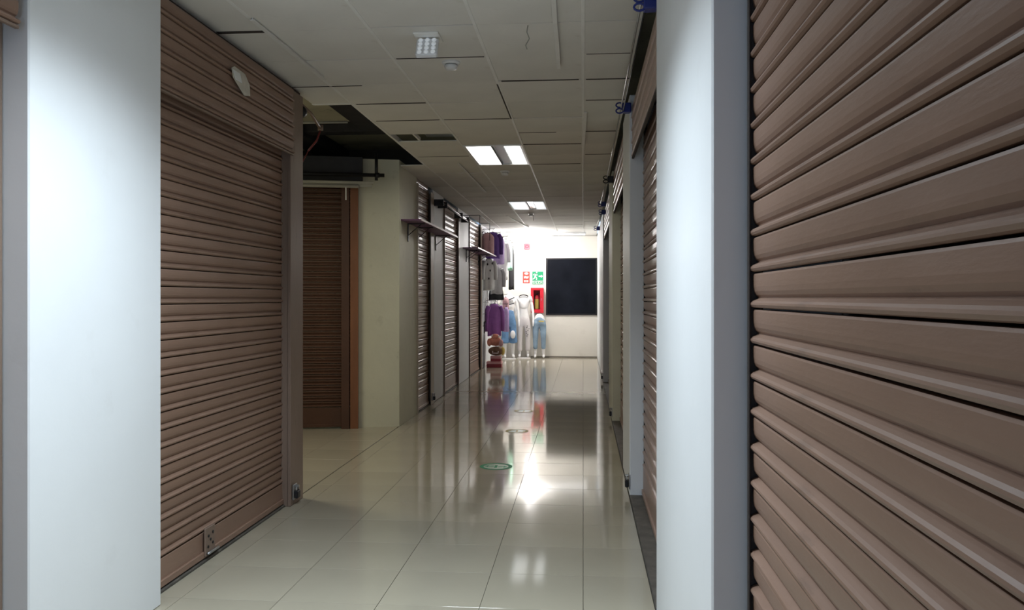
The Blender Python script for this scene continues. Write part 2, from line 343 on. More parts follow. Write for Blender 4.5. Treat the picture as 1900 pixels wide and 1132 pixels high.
def shutter(label, origin, rotz, L, pitch, phase, m, mrail, rails=(0.07, 0.07), hood=True, top=2.95, hood_bottom=2.53, hood_m=None, flush=False, lock=None, sill=0.02, barh=0.12, rf=0.045):
    t = thing('roller_shutter', label, 'shutter', origin, rotz, 'closed roller shutters')
    lo, hi = rails
    zs = phase-pitch*math.floor((phase-sill-barh)/pitch)
    bb = B(); box(bb, lo-0.015, L-hi+0.015, -0.004, 0.012, sill, zs-0.004, 0.003); box(bb, lo-0.01, L-hi+0.01, -0.016, 0.016, sill, sill+0.035, 0.003)
    obj('bottom_bar', bb, M['shutter'] if m is M['shutter'] else m, t)
    z = zs; ct = hood_bottom+0.08 if hood else top
    while z < ct:
        link('slat', slat_mesh(L-lo-hi+min(lo, hi, .02), pitch, m), t, (lo-min(lo, hi, .02)/2, 0, z)); z += pitch
    if hood:
        hp = 0.085; z = hood_bottom
        bm = B(); box(bm, 0.0, L-hi+.01, -hp-0.004, -hp+0.014, z-0.012, z, 0.002); obj('hood_lip', bm, mrail, t)
        while z < top-0.02:
            link('slat', slat_mesh(L-hi+0.01, pitch, hood_m or m), t, (0.0, -hp, z)); z += pitch
        bm = B(); box(bm, 0, L, -0.045, 0.20, top, top+0.06, 0.003); obj('hood_top', bm, M['black_hood'], t)
    for x0, x1 in ((0, lo), (L-hi, L)):
        if x1-x0 < 0.008: continue
        bm = B(); dz = -rf
        box(bm, x0, x1, dz, dz+0.004, 0.0, top, 0.001); box(bm, x0, x1, 0.02, 0.024, 0, top)
        e = x0 if x0 == 0 else x1-0.004; box(bm, e, e+0.004, dz+0.004, 0.02, 0, top)
        obj('guide_rail', bm, mrail, t)
    return t
R = -PI/2; Lr = PI/2; RX = 0.455; LX = -2.155
# right wall: local x runs towards the camera
shutter('huge near brown shutter filling the right edge of the picture', (RX, 2.27, 0), R, 5.6, 0.0957, 1.4685, M['shutter'], M['black_hood'], (0.022, 0.05), rf=0.013)
shutter('brown shutter behind the near white pillar on the right wall', (RX, 6.275, 0), R, 2.28, 0.0957, 1.4685, M['shutter_pink'], M['black_hood'], (0.015, 0.015), hood_bottom=2.56, rf=0.0)
shutter('narrowly seen brown shutter between the two pale pillars of the right wall', (RX, 10.035, 0), R, 2.72, 0.0957, 1.47, M['shutter_pink'], M['black_hood'], (0.015, 0.015), rf=0.0)
shutter('farthest brown shutter of the right wall, past the cream pillar', (RX, 14.615, 0), R, 3.36, 0.0957, 1.47, M['shutter_pink'], M['black_hood'], (0.015, 0.015), rf=0.0)
# left wall: local x runs away from the camera
shutter('brown shutter cut off by the left edge of the picture', (LX, -3.0, 0), Lr, 5.885, 0.0925, 1.278, M['shutter'], M['rail'], (0.05, 0.035), hood_bottom=2.50, rf=0.004)
s1 = shutter('wide brown shutter between the left white pillar and the dark alcove', (LX, 3.85, 0), Lr, 2.15, 0.0925, 1.278, M['shutter'], M['rail'], (0.02, 0.26), top=2.97)
shutter('narrow brown shutter right after the cream corner column', (LX, 10.42, 0), Lr, 1.13, 0.0925, 1.29, M['shutter_pink'], M['rail_far'], (0.03, 0.24), hood=False, top=2.97)
shutter('shiny brown shutter with a rod fixed across its top', (LX, 12.475, 0), Lr, 1.46, 0.0925, 1.25, M['shutter_pink'], M['rail'], (0.03, 0.05), hood=False, top=2.95)
shutter('farthest brown shutter of the left wall, before the hanging clothes', (LX, 15.275, 0), Lr, 1.84, 0.0925, 1.25, M['shutter_pink'], M['rail'], (0.03, 0.22), hood=False, top=2.97)
# steel box post of the wide left shutter (at the alcove's corner)
bm = B(); box(bm, XL-0.03, -2.088, 5.74, 6.00, 0.0, 3.0, 0.004); p = obj('post', bm, M['rail']); p.parent = s1
p.matrix_parent_inverse = Matrix.LocRotScale(s1.location, s1.rotation_euler.to_quaternion(), None).inverted()
# dark louvred shutter at the back of the alcove
ang = math.atan2(9.30-8.66, 5.3-2.57)
def on_back(x, off=0.0): return (x+math.sin(ang)*off, 9.30+(x+2.57)*math.tan(ang)-math.cos(ang)*off)
ox, oy = on_back(-4.85, 0.035)
sd = shutter('dark red-brown louvred shutter at the back of the alcove', (ox, oy, 0), ang, (4.85-2.58)/math.cos(ang), 0.062, 1.30, M['shutter_dark'], M['frame_orange'], (0.05, 0.09), hood=False, top=2.80, barh=0.2)
bm = B(); box(bm, 0.0, (4.85-2.58)/math.cos(ang)+0.05, -0.10, 0.03, 2.80, 3.10, 0.004); obj('hood', bm, M['beam'], sd)
bm = B(); box(bm, (4.85-2.58)/math.cos(ang)-0.19, (4.85-2.58)/math.cos(ang)-0.10, -0.05, 0.03, 0.0, 2.79, 0.003); obj('jamb', bm, M['shutter_dark'], sd)

# padlocks and floor latches ---------------------------------------------------
def padlock(loc, rz, label):
    t = thing('padlock', label, 'padlock', loc, rz, 'padlocks at the foot of the shutters')
    bm = B(); box(bm, -0.03, 0.03, -0.014, 0.014, 0.0, 0.055, 0.006); obj('body', bm, M['black'], t)
    bm = B(); tube(bm, [(0.02*math.cos(a), 0, 0.05+0.03*math.sin(a)+0.006) for a in [PI*k/8 for k in range(9)]], 0.005, 8); obj('shackle', bm, M['steel'], t, smooth=True)
    bm = B(); box(bm, -0.04, 0.04, 0.014, 0.024, -0.01, 0.1, 0.003); tube(bm, [(0, 0.012, 0.085), (0, -0.012, 0.085)], 0.012, 10); obj('hasp', bm, M['steel'], t)
padlock((XR-0.02, 5.97+.34, 0.06), R, 'dark padlock hanging at the foot of the second right pillar')
padlock((XR-0.02, 9.0+1.08, 0.06), R, 'dark padlock low on the cream pillar, right wall')
padlock((XR-0.02, 14.66, 0.06), R, 'farthest dark padlock, low on the right wall')
padlock((-2.06, 5.80, 0.05), Lr, 'padlock at the foot of the brown post by the alcove')
padlock((-2.082, 11.42, 0.06), Lr, 'padlock at the foot of the narrow shutter after the cream column')
t = thing('floor_latch', 'small steel latch with punched holes low on the wide left shutter', 'latch', (-2.14, 4.55, 0.03), Lr)
bm = B(); box(bm, -0.06, 0.06, -0.012, 0.0, 0.0, 0.16, 0.003); obj('plate', bm, M['rail'], t)
for dx, dz in [(-.03, .05), (.03, .06), (-.025, .11), (.03, .12), (0, .085)]:
    bm = B(); tube(bm, [(dx, -0.016, dz), (dx, -0.011, dz)], 0.008, 8); obj('rivet', bm, M['black'], t)
bm = B(); tube(bm, [(-0.05, -0.02, 0.015), (0.09, -0.02, 0.015)], 0.008, 8); obj('bolt', bm, M['steel'], t, smooth=True)

# paper scrap taped on the left shutter hood
t = thing('paper_tag', 'torn pale paper label stuck on the left shutter hood', 'label', (-2.062, 4.80, 2.80), Lr)
bm = B(); plate(bm, [(-0.14, 0.045), (-0.12, -0.005), (0.04, -0.075), (0.13, -0.055), (0.12, 0.01), (0.05, 0.06), (-0.10, 0.065)], -0.012, -0.010)
obj('sheet', bm, M['paper'], t)
bm = B(); plate(bm, [(-0.13, 0.04), (-0.03, 0.04), (0.0, -0.01), (-0.09, -0.01)], -0.016, -0.0125); obj('folded_corner', bm, M['sign_white'], t)

# ------------------------------------------------------------------ WINDOW, SIGNS on the end wall
yw = YE-0.10
win = struct('window_1', box(B(), -0.90, 0.32, yw-0.012, yw-0.001, 1.08, 2.46), M['black'])
bm = B(); box(bm, -0.885, 0.31, yw-0.016, yw-0.012, 1.095, 2.445); obj('pane', bm, M['black_glass'], win)
bm = B()
for a in [(-0.925, 0.345, 2.455, 2.48), (-0.925, 0.345, 1.06, 1.085), (-0.925, -0.90, 1.06, 2.48), (0.32, 0.345, 1.06, 2.48)]: box(bm, a[0], a[1], yw-0.03, yw-0.001, a[2], a[3], 0.002)
obj('window_frame', bm, M['black'], win)
def text(s, size, loc, m, parent, name='lettering'):
    c = bpy.data.curves.new('t', 'FONT'); c.body = s; c.size = size; c.align_x = 'CENTER'; c.align_y = 'CENTER'; c.extrude = 0.0008
    o = bpy.data.objects.new('tmp', c); COL.objects.link(o)
    dg = bpy.context.evaluated_depsgraph_get(); me = bpy.data.meshes.new_from_object(o.evaluated_get(dg)); bpy.data.objects.remove(o)
    me.materials.clear(); me.materials.append(m)
    return link(name, me, parent, loc, (PI/2, 0, 0))
# green exit sign: running figure, arrow, lower word strip
g = thing('exit_sign', 'green and white running man exit sign above the extinguisher cabinet', 'sign', (-1.13, yw-0.002, 1.82))
bm = B(); box(bm, -0.145, 0.145, -0.006, 0, 0, 0.335, 0.001); obj('backing', bm, M['sign_white'], g)
bm = B(); box(bm, -0.138, 0.138, -0.008, -0.006, 0.098, 0.328); obj('green_field', bm, M['green_sign'], g)
bm = B(); box(bm, -0.138, 0.138, -0.008, -0.006, 0.008, 0.082); obj('word_strip', bm, M['green_sign'], g)
bm = B()
def limb(bm, a, b, w):
    a = Vector(a); b = Vector(b); d = (b-a).normalized(); n = Vector((-d.y, d.x))*w/2
    plate(bm, [tuple(a+n), tuple(a-n), tuple(b-n), tuple(b+n)], -0.010, -0.008)
cxs = -0.055
limb(bm, (cxs+.012, .275), (cxs-.012, .20), .045); limb(bm, (cxs-.012, .205), (cxs+.03, .165), .026); limb(bm, (cxs+.03, .17), (cxs+.022, .115), .022)
limb(bm, (cxs-.012, .205), (cxs-.03, .155), .026); limb(bm, (cxs-.03, .16), (cxs-.07, .135), .022); limb(bm, (cxs+.012, .27), (cxs+.05, .235), .018)
limb(bm, (cxs+.008, .275), (cxs-.035, .265), .018); limb(bm, (cxs-.035, .268), (cxs-.055, .235), .016)
plate(bm, [(cxs+.03+.018*math.cos(k*PI/5), .303+.018*math.sin(k*PI/5)) for k in range(10)], -0.010, -0.008)
obj('running_figure', bm, M['sign_white'], g)
bm = B(); plate(bm, [(0.025, .225), (.085, .225), (.085, .25), (.13, .21), (.085, .17), (.085, .195), (.025, .195)], -0.010, -0.008); obj('arrow', bm, M['sign_white'], g)
text('SALIDA', 0.078, (0, -0.0085, 0.045), M['sign_white'], g)
g = thing('fire_sign', 'small red sign with three white marks left of the exit sign', 'sign', (-1.425, YE-0.002, 1.86))
bm = B(); box(bm, -0.085, 0.085, -0.006, 0, 0, 0.29, 0.001); obj('plate', bm, M['red_sign'], g)
bm = B(); plate(bm, [(-.05, .255), (.0, .275), (.05, .262), (.055, .225), (.01, .21), (-.04, .222)], -0.008, -0.006); obj('white_mark', bm, M['sign_white'], g)
bm = B(); plate(bm, [(-.06, .165), (-.02, .18), (.02, .165), (.06, .18), (.055, .125), (.02, .115), (-.03, .125), (-.055, .115)], -0.008, -0.006); obj('white_mark', bm, M['sign_white'], g)
bm = B()
for k in range(3): plate(bm, [(-.055+k*.04, .02), (-.028+k*.04, .02), (-.028+k*.04, .075), (-.055+k*.04, .07)], -0.008, -0.006)
obj('white_mark', bm, M['sign_white'], g)
# extinguisher cabinet
c = thing('extinguisher_cabinet', 'red glazed fire extinguisher cabinet on the end wall', 'cabinet', (-1.135, yw-0.001, 1.12))
bm = B()
for a in [(-.155, .155, 0, .03), (-.155, .155, .585, .615), (-.155, -.125, .03, .585), (.125, .155, .03, .585)]: box(bm, a[0], a[1], -0.17, 0, a[2], a[3])
box(bm, -.125, .125, -0.012, 0, .03, .585); obj('body', bm, M['red'], c)
bm = B()
for a in [(-.158, .158, -.003, .085), (-.158, .158, .56, .618), (-.158, -.09, .085, .56), (.072, .158, .085, .56)]: box(bm, a[0], a[1], -0.19, -0.17, a[2], a[3], 0.003)
dr = obj('door', bm, M['red'], c)
bm = B(); box(bm, -.09, .072, -0.183, -0.179, .085, .56); obj('pane', bm, M['glass'], dr)
bm = B(); box(bm, .10, .115, -0.20, -0.19, .30, .36, 0.003); obj('latch', bm, M['steel'], dr)
e = thing('fire_extinguisher', 'extinguisher with yellow label inside the red wall cabinet', 'extinguisher', (-1.145, yw-0.09, 1.16))
bm = B(); tube(bm, [(0, 0, 0), (0, 0, .01), (0, 0, .33), (0, 0, .37), (0, 0, .395)], [.05, .058, .058, .042, .02], 20); obj('cylinder', bm, M['red'], e, smooth=True)
bm = B(); tube(bm, [(0, 0, .06), (0, 0, .30)], [.0595, .0595], 20, False); obj('yellow_band', bm, M['yellow'], e, smooth=True)
bm = B(); tube(bm, [(0, 0, .395), (0, 0, .43)], .016, 12); box(bm, -.012, .07, -.01, .01, .43, .442, .002); box(bm, -.012, .06, -.01, .01, .455, .465, .002); tube(bm, [(-.02, 0, .41), (-.06, -.01, .40), (-.07, -.02, .30), (-.066, -.03, .2)], .007, 8)
obj('valve', bm, M['black'], e)
# alarm
a = thing('fire_alarm', 'small red alarm box high on the end wall', 'alarm', (-1.365-.04, YE-0.001, 2.70))
bm = B(); box(bm, -.065, .065, -.05, 0, 0, .15, .012); obj('housing', bm, M['pink_bell'], a)
bm = B(); tube(bm, [(0, -.05, .08), (0, -.06, .08), (0, -.066, .08)], [.045, .04, .02], 16); obj('sounder', bm, M['pink_bell'], a, smooth=True)

# ------------------------------------------------------------------ CEILING FIXTURES
def troffer(x0, y0, label, tube_m, group=None):
    t = thing('ceiling_troffer', label, 'ceiling light', (x0, y0, CZ-0.006), 0, group)
    W, D = 0.60, 1.21
    bm = B()
    for a in [(0.0, W, 0, .022), (0.0, W, D-.022, D), (0.0, .022, .022, D-.022), (W-.022, W, .022, D-.022)]: box(bm, a[0], a[1], a[2], a[3], -0.001, 0.012, 0.001)
    obj('frame', bm, M['white_plastic'], t)
    bm = B(); box(bm, .01, W-.01, .01, D-.01, 0.085, 0.095); box(bm, .01, .02, .01, D-.01, .012, .085); box(bm, W-.02, W-.01, .01, D-.01, .012, .085); box(bm, .02, W-.02, .01, .02, .012, .085); box(bm, .02, W-.02, D-.02, D-.01, .012, .085)
    obj('reflector', bm, M['lamp_white'], t)
    bm = B(); box(bm, .28, .296, .022, D-.022, 0.0, 0.06); obj('divider', bm, M['black'], t)
    bm = B(); box(bm, .30, .41, .022, D-.022, 0.01, 0.055, 0.01); obj('centre_channel', bm, M['louvre'], t)
    for x in (.09, .20, .49):
        bm = B(); tube(bm, [(x, .03, .045), (x, D-.03, .045)], .013, 12); obj('tube', bm, tube_m, t, smooth=True)
    for k in range(9):
        bm = B(); y = .12+k*.121; box(bm, .022, .28, y-.002, y+.002, .004, .03); obj('louvre_blade', bm, M['lamp_white'], t)
        bm = B(); box(bm, .41, W-.022, y-.002, y+.002, .004, .03); obj('louvre_blade', bm, M['lamp_white'], t)
troffer(-1.215, 8.275, 'larger looking recessed ceiling light with louvres, nearer of the two', M['lamp_tube'])
troffer(-1.215, 13.155, 'recessed ceiling light farther down the corridor', M['lamp_tube'])
troffer(-1.215, 2.175, 'recessed ceiling light overhead, just above the picture', M['lamp_near'])
t = thing('tube_lamp', 'long thin tube lamp under the ceiling at the corridor end', 'ceiling light', (-0.55, 19.45, CZ))
bm = B(); box(bm, -0.62, 0.62, -.03, .03, -.045, -0.004, .006); obj('batten', bm, M['white_plastic'], t)
bm = B(); tube(bm, [(-.60, 0, -.062), (.60, 0, -.062)], .013, 12); obj('tube', bm, M['lamp_tube'], t, smooth=True)
t = thing('tube_lamp', 'shorter tube lamp left of the glaring lamp at the corridor end', 'ceiling light', (-1.75, 19.25, CZ))
bm = B(); box(bm, -0.34, 0.30, -.03, .03, -.045, -0.004, .006); obj('batten', bm, M['white_plastic'], t)
bm = B(); tube(bm, [(-.32, 0, -.062), (.28, 0, -.062)], .013, 12); obj('tube', bm, M['lamp_tube'], t, smooth=True)
t = thing('tube_lamp', 'tube lamp inside the alcove, hidden behind the wide left shutter', 'ceiling light', (-3.55, 6.75, 2.96))
bm = B(); box(bm, -0.62, 0.62, -.05, .05, -.045, -0.004, .006); obj('batten', bm, M['white_plastic'], t)
bm = B(); tube(bm, [(-.60, 0, -.062), (.60, 0, -.062)], .013, 12); obj('tube', bm, M['lamp_tube'], t, smooth=True)
for x in (-.4, .4):
    bm = B(); tube(bm, [(x, 0, -.004), (x, 0, .34)], .008, 8); obj('drop_rod', bm, M['steel'], t)
t = thing('bulb_lamp', 'glaring white lamp on the ceiling at the corridor end', 'ceiling light', (-1.24, 19.3, CZ))
bm = B(); tube(bm, [(0, 0, -.004), (0, 0, -.04)], [.05, .035], 16); obj('holder', bm, M['white_plastic'], t)
bm = B(); tube(bm, [(0, 0, -.04), (0, 0, -.06), (0, 0, -.09), (0, 0, -.115), (0, 0, -.125)], [.02, .045, .06, .04, .01], 16); obj('bulb', bm, M['lamp_end'], t, smooth=True)
for o in bpy.data.objects:
    if o.name == 'end_bulb_light': o.location.z = 2.80

def detector(x, y, label, wire=False):
    t = thing('smoke_detector', label, 'smoke detector', (x, y, CZ))
    bm = B(); tube(bm, [(0, 0, 0), (0, 0, -.012), (0, 0, -.02)], [.06, .06, .052], 24); obj('base', bm, M['white_plastic'], t, smooth=False)
    bm = B(); tube(bm, [(0, 0, -.02), (0, 0, -.03), (0, 0, -.05), (0, 0, -.056)], [.035, .045, .036, .012], 24); obj('sensor_head', bm, M['white_plastic'], t, smooth=True)
    bm = B(); tube(bm, [(0, 0, -.0205), (0, 0, -.0295)], .038, 20); obj('sensing_slot', bm, M['black'], t)
    if wire:
        bm = B(); tube(bm, [(.03, 0, -.01), (.05, -.02, -.06), (.045, -.02, -.11), (.05, -.03, -.14)], .003, 6); obj('wire', bm, M['black'], t)
detector(-0.86, 5.32, 'round white detector just behind the square lamp head')
detector(-0.95, 9.98, 'round detector just past the nearer ceiling light')
detector(-0.95, 15.0, 'small dark looking detector past the farther ceiling light', True)
t = thing('lamp_head', 'square white lamp head with a grid of lenses under the ceiling', 'lamp', (-0.91, 4.80, CZ))
bm = B(); box(bm, -.075, .075, -.10, .08, -.012, 0, .003); obj('mounting_plate', bm, M['tee'], t)
bm = B(); tube(bm, [(0, 0, -.01), (0, -.01, -.03)], .018, 12); obj('neck', bm, M['white_plastic'], t)
rt = (math.radians(-28), 0, 0)
bm = B(); box(bm, -.065, .065, -.016, .02, -.13, 0, .008); hd = obj('head', bm, M['white_plastic'], t, (0, -.012, -.022), rt)
for i in range(3):
    for j in range(4):
        bm = B(); x = -.04+i*.04; z = -.018-j*.031
        tube(bm, [(x, -.016, z), (x, -.021, z), (x, -.024, z)], [.0145, .0125, .005], 12); obj('lens', bm, M['lamp_white'], hd, smooth=True)
# hanging bit of wire
bm = B(); tube(bm, [(-.31, 4.62, 3.03), (-.315, 4.61, 2.99), (-.30, 4.6, 2.95), (-.32, 4.59, 2.91), (-.312, 4.58, 2.885)], .0035, 8)
tag(obj('loose_wire', bm, M['pvc'], smooth=True), 'short loose wire dangling from the ceiling near the square lamp head', 'wire')

# ------------------------------------------------------------------ RIGHT SIDE: blue clamps, rods
def clamp(loc, label, m, s=1.0):
    t = thing('rod_clamp', label, 'clamp', loc, 0, 'clamps along the right ceiling edge')
    bm = B(); box(bm, -.005*s, .05*s, -.03*s, .03*s, -.03*s, .03*s, .006); obj('body', bm, m, t)
    for dz in (-.018, .018):
        bm = B(); tube(bm, [(-.022*s+.022*s*math.cos(a), -.01*s, dz*s+.015*s*math.sin(a)) for a in [k*2*PI/12 for k in range(13)]], .005*s, 8, False); obj('hook', bm, m, t, smooth=True)
clamp((0.30, 4.07, 2.94), 'blue clamp at the top edge of the picture, on the near right pillar', M['blue'], 1.2)
clamp((0.30, 6.27, 2.93), 'bright blue clamp on the second right pillar', M['blue'], 1.2)
clamp((0.30, 9.98, 2.92), 'black clamp at the top of the cream right pillar', M['black'], 1.3)
clamp((0.28, 12.6, 2.92), 'dark blue clamp, nearer of the far pair on the right wall', M['blue'], 1.2)
clamp((0.31, 13.6, 2.90), 'dark blue clamp, second of the far pair on the right wall', M['blue'], 1.2)
clamp((0.28, 17.0, 2.92), 'farthest blue clamp on the right wall', M['blue'], 1.3)
def rod(p, q, r, m, label, name='rod', cat='rod'):
    bm = B(); tube(bm, [p, q], r, 8); return tag(obj(name, bm, m, smooth=True), label, cat)
rod((0.285, 4.10, 2.955), (0.285, 6.24, 2.93), .006, M['steel'], 'thin steel rod between the two nearest blue clamps')
rod((0.305, 4.12, 2.925), (0.30, 6.24, 2.905), .005, M['black'], 'black cord running beside the nearest steel rod')
rod((0.285, 6.30, 2.93), (0.285, 9.95, 2.93), .006, M['steel'], 'steel rod from the second blue clamp to the black clamp')
rod((0.28, 10.02, 2.93), (0.265, 12.57, 2.92), .006, M['steel'], 'steel rod past the black clamp')
rod((0.30, 13.65, 2.90), (0.265, 16.96, 2.92), .006, M['steel'], 'farthest steel rod along the right ceiling edge')

# ------------------------------------------------------------------ LEFT SIDE: shelves, rod, alcove services
def shelf(y0, y1, z, depth, brackets, label, boards):
    t = thing('wall_shelf', label, 'shelf', (XL, y0, z))
    n = boards; L = (y1-y0)/n
    for k in range(n):
        bm = B(); box(bm, 0.002, depth-.004, k*L+.002, (k+1)*L-.002, -.018+.002*(k % 2), 0.002*(k % 2), .001); b = obj('board', bm, M['purple_shelf'], t)
        bm = B(); box(bm, depth-.004, depth+.004, k*L+.002, (k+1)*L-.002, -.020, .003, .001); obj('edge_band', bm, M['shelf_edge'], b)
    for y in brackets:
        yy = y-y0
        bm = B(); box(bm, .001, .012, yy-.014, yy+.014, -.24, -.019, .001); box(bm, .012, depth-.03, yy-.012, yy+.012, -.030, -.019, .001)
        tube(bm, [(.012, yy, -.16), (depth-.08, yy, -.03)], .005, 8); obj('bracket', bm, M['black'], t)
shelf(9.50, 12.28, 2.42, .245, (9.88, 10.44, 11.78), 'dark purple wall shelf on black brackets after the cream column', 3)
shelf(14.45, 17.85, 2.39, .275, (14.9, 15.25, 16.6), 'dark purple wall shelf farther down, before the hanging clothes', 3)
t = thing('awning_rod', 'dark metal rod with end fittings above the shiny left shutter', 'rod', (-2.02, 11.6, 2.86))
bm = B(); tube(bm, [(0, 0, 0), (0, 2.7, .0)], .011, 8); obj('rod', bm, M['steel'], t, smooth=True)
bm = B(); tube(bm, [(.02, 0, -.035), (.02, 2.7, -.035)], .007, 8); obj('rail', bm, M['black'], t, smooth=True)
for y in (0.02, .35, 1.9, 2.65):
    bm = B(); box(bm, -.105, .035, y-.02, y+.02, -.05, .04, .004); obj('fitting', bm, M['black'], t)
t = thing('wire_frame', 'thin dark rectangular frame jutting from the left wall under the ceiling', 'frame', (XL, 14.5, 2.9))
bm = B()
for P_, Q_ in [((0, 0, .06), (.30, 0, .06)), ((.30, 0, .06), (.30, 0, -.28)), ((.30, 0, .06), (.30, 1.6, .06)), ((0, 1.6, .06), (.30, 1.6, .06)), ((.30, 1.6, .06), (.30, 1.6, -.28))]: tube(bm, [P_, Q_], .006, 6)
obj('bars', bm, M['black'], t)
# unlit tube fixture and pipes in the alcove
bx0, by0 = on_back(-3.95, 0.26); bx1, by1 = on_back(-2.40, 0.20)
t = thing('alcove_tube_fixture', 'unlit grey-white double tube fixture above the dark alcove shutter', 'ceiling light', (bx1, by1-.05, 2.74), ang)
bm = B(); box(bm, -1.7, 0, -.05, .03, .03, .06, .004); box(bm, -1.7, -0.01, -.02, .0, .0, .03); obj('batten', bm, M['pvc'], t)
for y in (-.035, .015):
    bm = B(); tube(bm, [(-1.66, y, .005), (-.16, y, .005)], .016, 12); obj('tube', bm, M['pvc'], t, smooth=True)
bm = B(); tube(bm, [(-.30, -.03, 0), (-.30, -.03, -.15)], .008, 6); obj('pull_cord', bm, M['sign_white'], t)
t = thing('dark_pipe', 'black pipe crossing above the alcove fixture with an upright stub', 'pipe', (bx1, by1-.03, 2.88), ang)
bm = B(); tube(bm, [(-2.2, 0, 0), (.12, 0, 0)], .022, 10); obj('pipe', bm, M['black'], t, smooth=True)
bm = B(); tube(bm, [(.03, 0, .24), (.03, 0, -.06)], .018, 10); obj('riser', bm, M['black'], t, smooth=True)
bm = B(); tube(bm, [(.02, 0, 0), (.065, 0, 0)], .030, 10); obj('coupling', bm, M['black'], t, smooth=True)
bm = B(); tube(bm, [(-2.3, 7.9, 3.22), (-3.4, 7.7, 3.18), (-4.6, 7.5, 3.18)], .012, 8); tag(obj('conduit', bm, M['pvc'], smooth=True), 'pale thin conduit crossing the dark ceiling void', 'pipe')
t = thing('overhead_bracket', 'dark bent bracket behind the top of the brown post', 'bracket', (-2.12, 6.02, 2.90))
bm = B(); tube(bm, [(0, 0, .06), (0.0, .25, .04), (-.02, .55, -.02)], .012, 8); obj('arm', bm, M['rail'], t, smooth=True)
bm = B(); tube(bm, [(0, .0, .0), (0, .04, .0)], [.045, .045], 16); obj('pulley', bm, M['black'], t, smooth=True)
bm = B(); tube(bm, [(-.02, .55, -.035), (-.02, .55, .01)], [.022, .022], 12); obj('end_knob', bm, M['rail'], t, smooth=True)
bm = B(); tube(bm, [(-2.14, 6.56, 2.86), (-2.16, 6.54, 2.78), (-2.20, 6.45, 2.68)], .008, 8); tube(bm, [(-2.20, 6.45, 2.68), (-2.24, 6.38, 2.55), (-2.26, 6.3, 2.42)], .005, 8)
tag(obj('hanging_cable', bm, M['wire_red'], smooth=True), 'dark red cable hanging behind the brown post in the alcove', 'cable')

# ------------------------------------------------------------------ FLOOR STICKERS
def sticker(x, y, m1, label, r=.145):
    t = thing('floor_sticker', label, 'floor sticker', (x, y, 0.0003), 0)
    bm = B(); n = 40
    o_ = [bm.verts.new((r*math.cos(2*PI*k/n), r*math.sin(2*PI*k/n), .001)) for k in range(n)]; i_ = [bm.verts.new((.76*r*math.cos(2*PI*k/n), .76*r*math.sin(2*PI*k/n), .001)) for k in range(n)]
    for k in range(n): bm.faces.new((o_[k], o_[(k+1) % n], i_[(k+1) % n], i_[k]))
    obj('ring', bm, m1, t)
    bm = B(); tube(bm, [(0, 0, 0), (0, 0, .0006)], .76*r, 40); obj('centre', bm, M['mint_floor'], t)
    bm = B()
    for s in (1, -1):
        prism(bm, [(-.02*s, .02*s), (-.07*s, .02*s), (-.07*s, .045*s), (-.105*s, .01*s), (-.07*s, -.02*s), (-.07*s, -.0*s), (-.02*s, -.0*s)][:7], .0007, .0012)
    prism(bm, [(-.012, -.05), (.012, -.05), (.012, .05), (-.012, .05)], .0007, .0012)
    obj('footprint_mark', bm, m1, t)
sticker(-.77, 7.26, M['green_floor'], 'green round distancing sticker on the floor, nearest of three')
sticker(-.74, 9.21, M['yellow_floor'], 'worn yellow round sticker on the floor, middle of three', .13)
sticker(-.78, 10.83, M['yellow_floor'], 'worn yellow round sticker on the floor, farthest of three', .13)

# ------------------------------------------------------------------ MANNEQUINS
def body_mesh(m, top=1.56, arms=True, legs_only=False, scale=1.0):
    # headless figure: pelvis root
    V = [(0, 0, .95)]; Rr = [.13]; E_ = []
    def add(p, r, par): V.append(p); Rr.append(r); E_.append((par, len(V)-1)); return len(V)-1
    if not legs_only:
        a = add((0, 0, 1.12), .105, 0); b = add((0, 0, 1.30), .125, a); c_ = add((0, 0, 1.42), .115, b); d = add((0, 0, top-.06), .05, c_); add((0, 0, top), .045, d)
        if arms:
            for s in (1, -1):
                q = add((s*.15, 0, 1.44), .055, c_); q = add((s*.195, .01, 1.30), .042, q); q = add((s*.225, .0, 1.12), .036, q); q = add((s*.235, -.04, .93), .025, q); q = add((s*.235, -.06, .86), .028, q); add((s*.232, -.07, .77), .014, q)
    else:
        add((0, 0, 1.12), .11, 0)
    for s in (1, -1):
        q = add((s*.085, 0, .84), .088, 0); q = add((s*.095, -.01, .52), .056, q); q = add((s*.10, .01, .36), .052, q); q = add((s*.10, .02, .10), .032, q); q = add((s*.105, 0, .05), .034, q); add((s*.11, -.13, .035), .024, q)
    return skin(V, E_, Rr, m, 2, 0.8)
def trousers_mesh(m, waist=1.10, hem=.20, hip=.145, thigh=.095, knee=.07, cuff=.07):
    V = [(0, 0, .96), (0, 0, waist)]; Rr = [hip, hip*.82]; E_ = [(0, 1)]
    for s in (1, -1):
        q = 0
        for p, r in [((s*.09, 0, .80), thigh), ((s*.098, -.01, .52), knee), ((s*.10, .005, hem+.06), cuff), ((s*.10, .01, hem), cuff)]:
            V.append(p); Rr.append(r); E_.append((q, len(V)-1)); q = len(V)-1
    return skin(V, E_, Rr, m, 2, 0.85)
def top_mesh(m, z0=1.10, z1=1.47, w=.15, sleeve=True):
    V = [(0, 0, z0)]; Rr = [w*.86]; E_ = []
    def add(p, r, par): V.append(p); Rr.append(r); E_.append((par, len(V)-1)); return len(V)-1
    a = add((0, 0, (z0+z1)/2+.03), w*.92, 0); b = add((0, 0, z1-.06), w*.86, a); add((0, 0, z1+.02), w*.5, b)
    if sleeve:
        for s in (1, -1):
            q = add((s*.155, 0, z1-.035), .068, b); add((s*.19, .01, z1-.15), .062, q)
    return skin(V, E_, Rr, m, 2, 0.85)
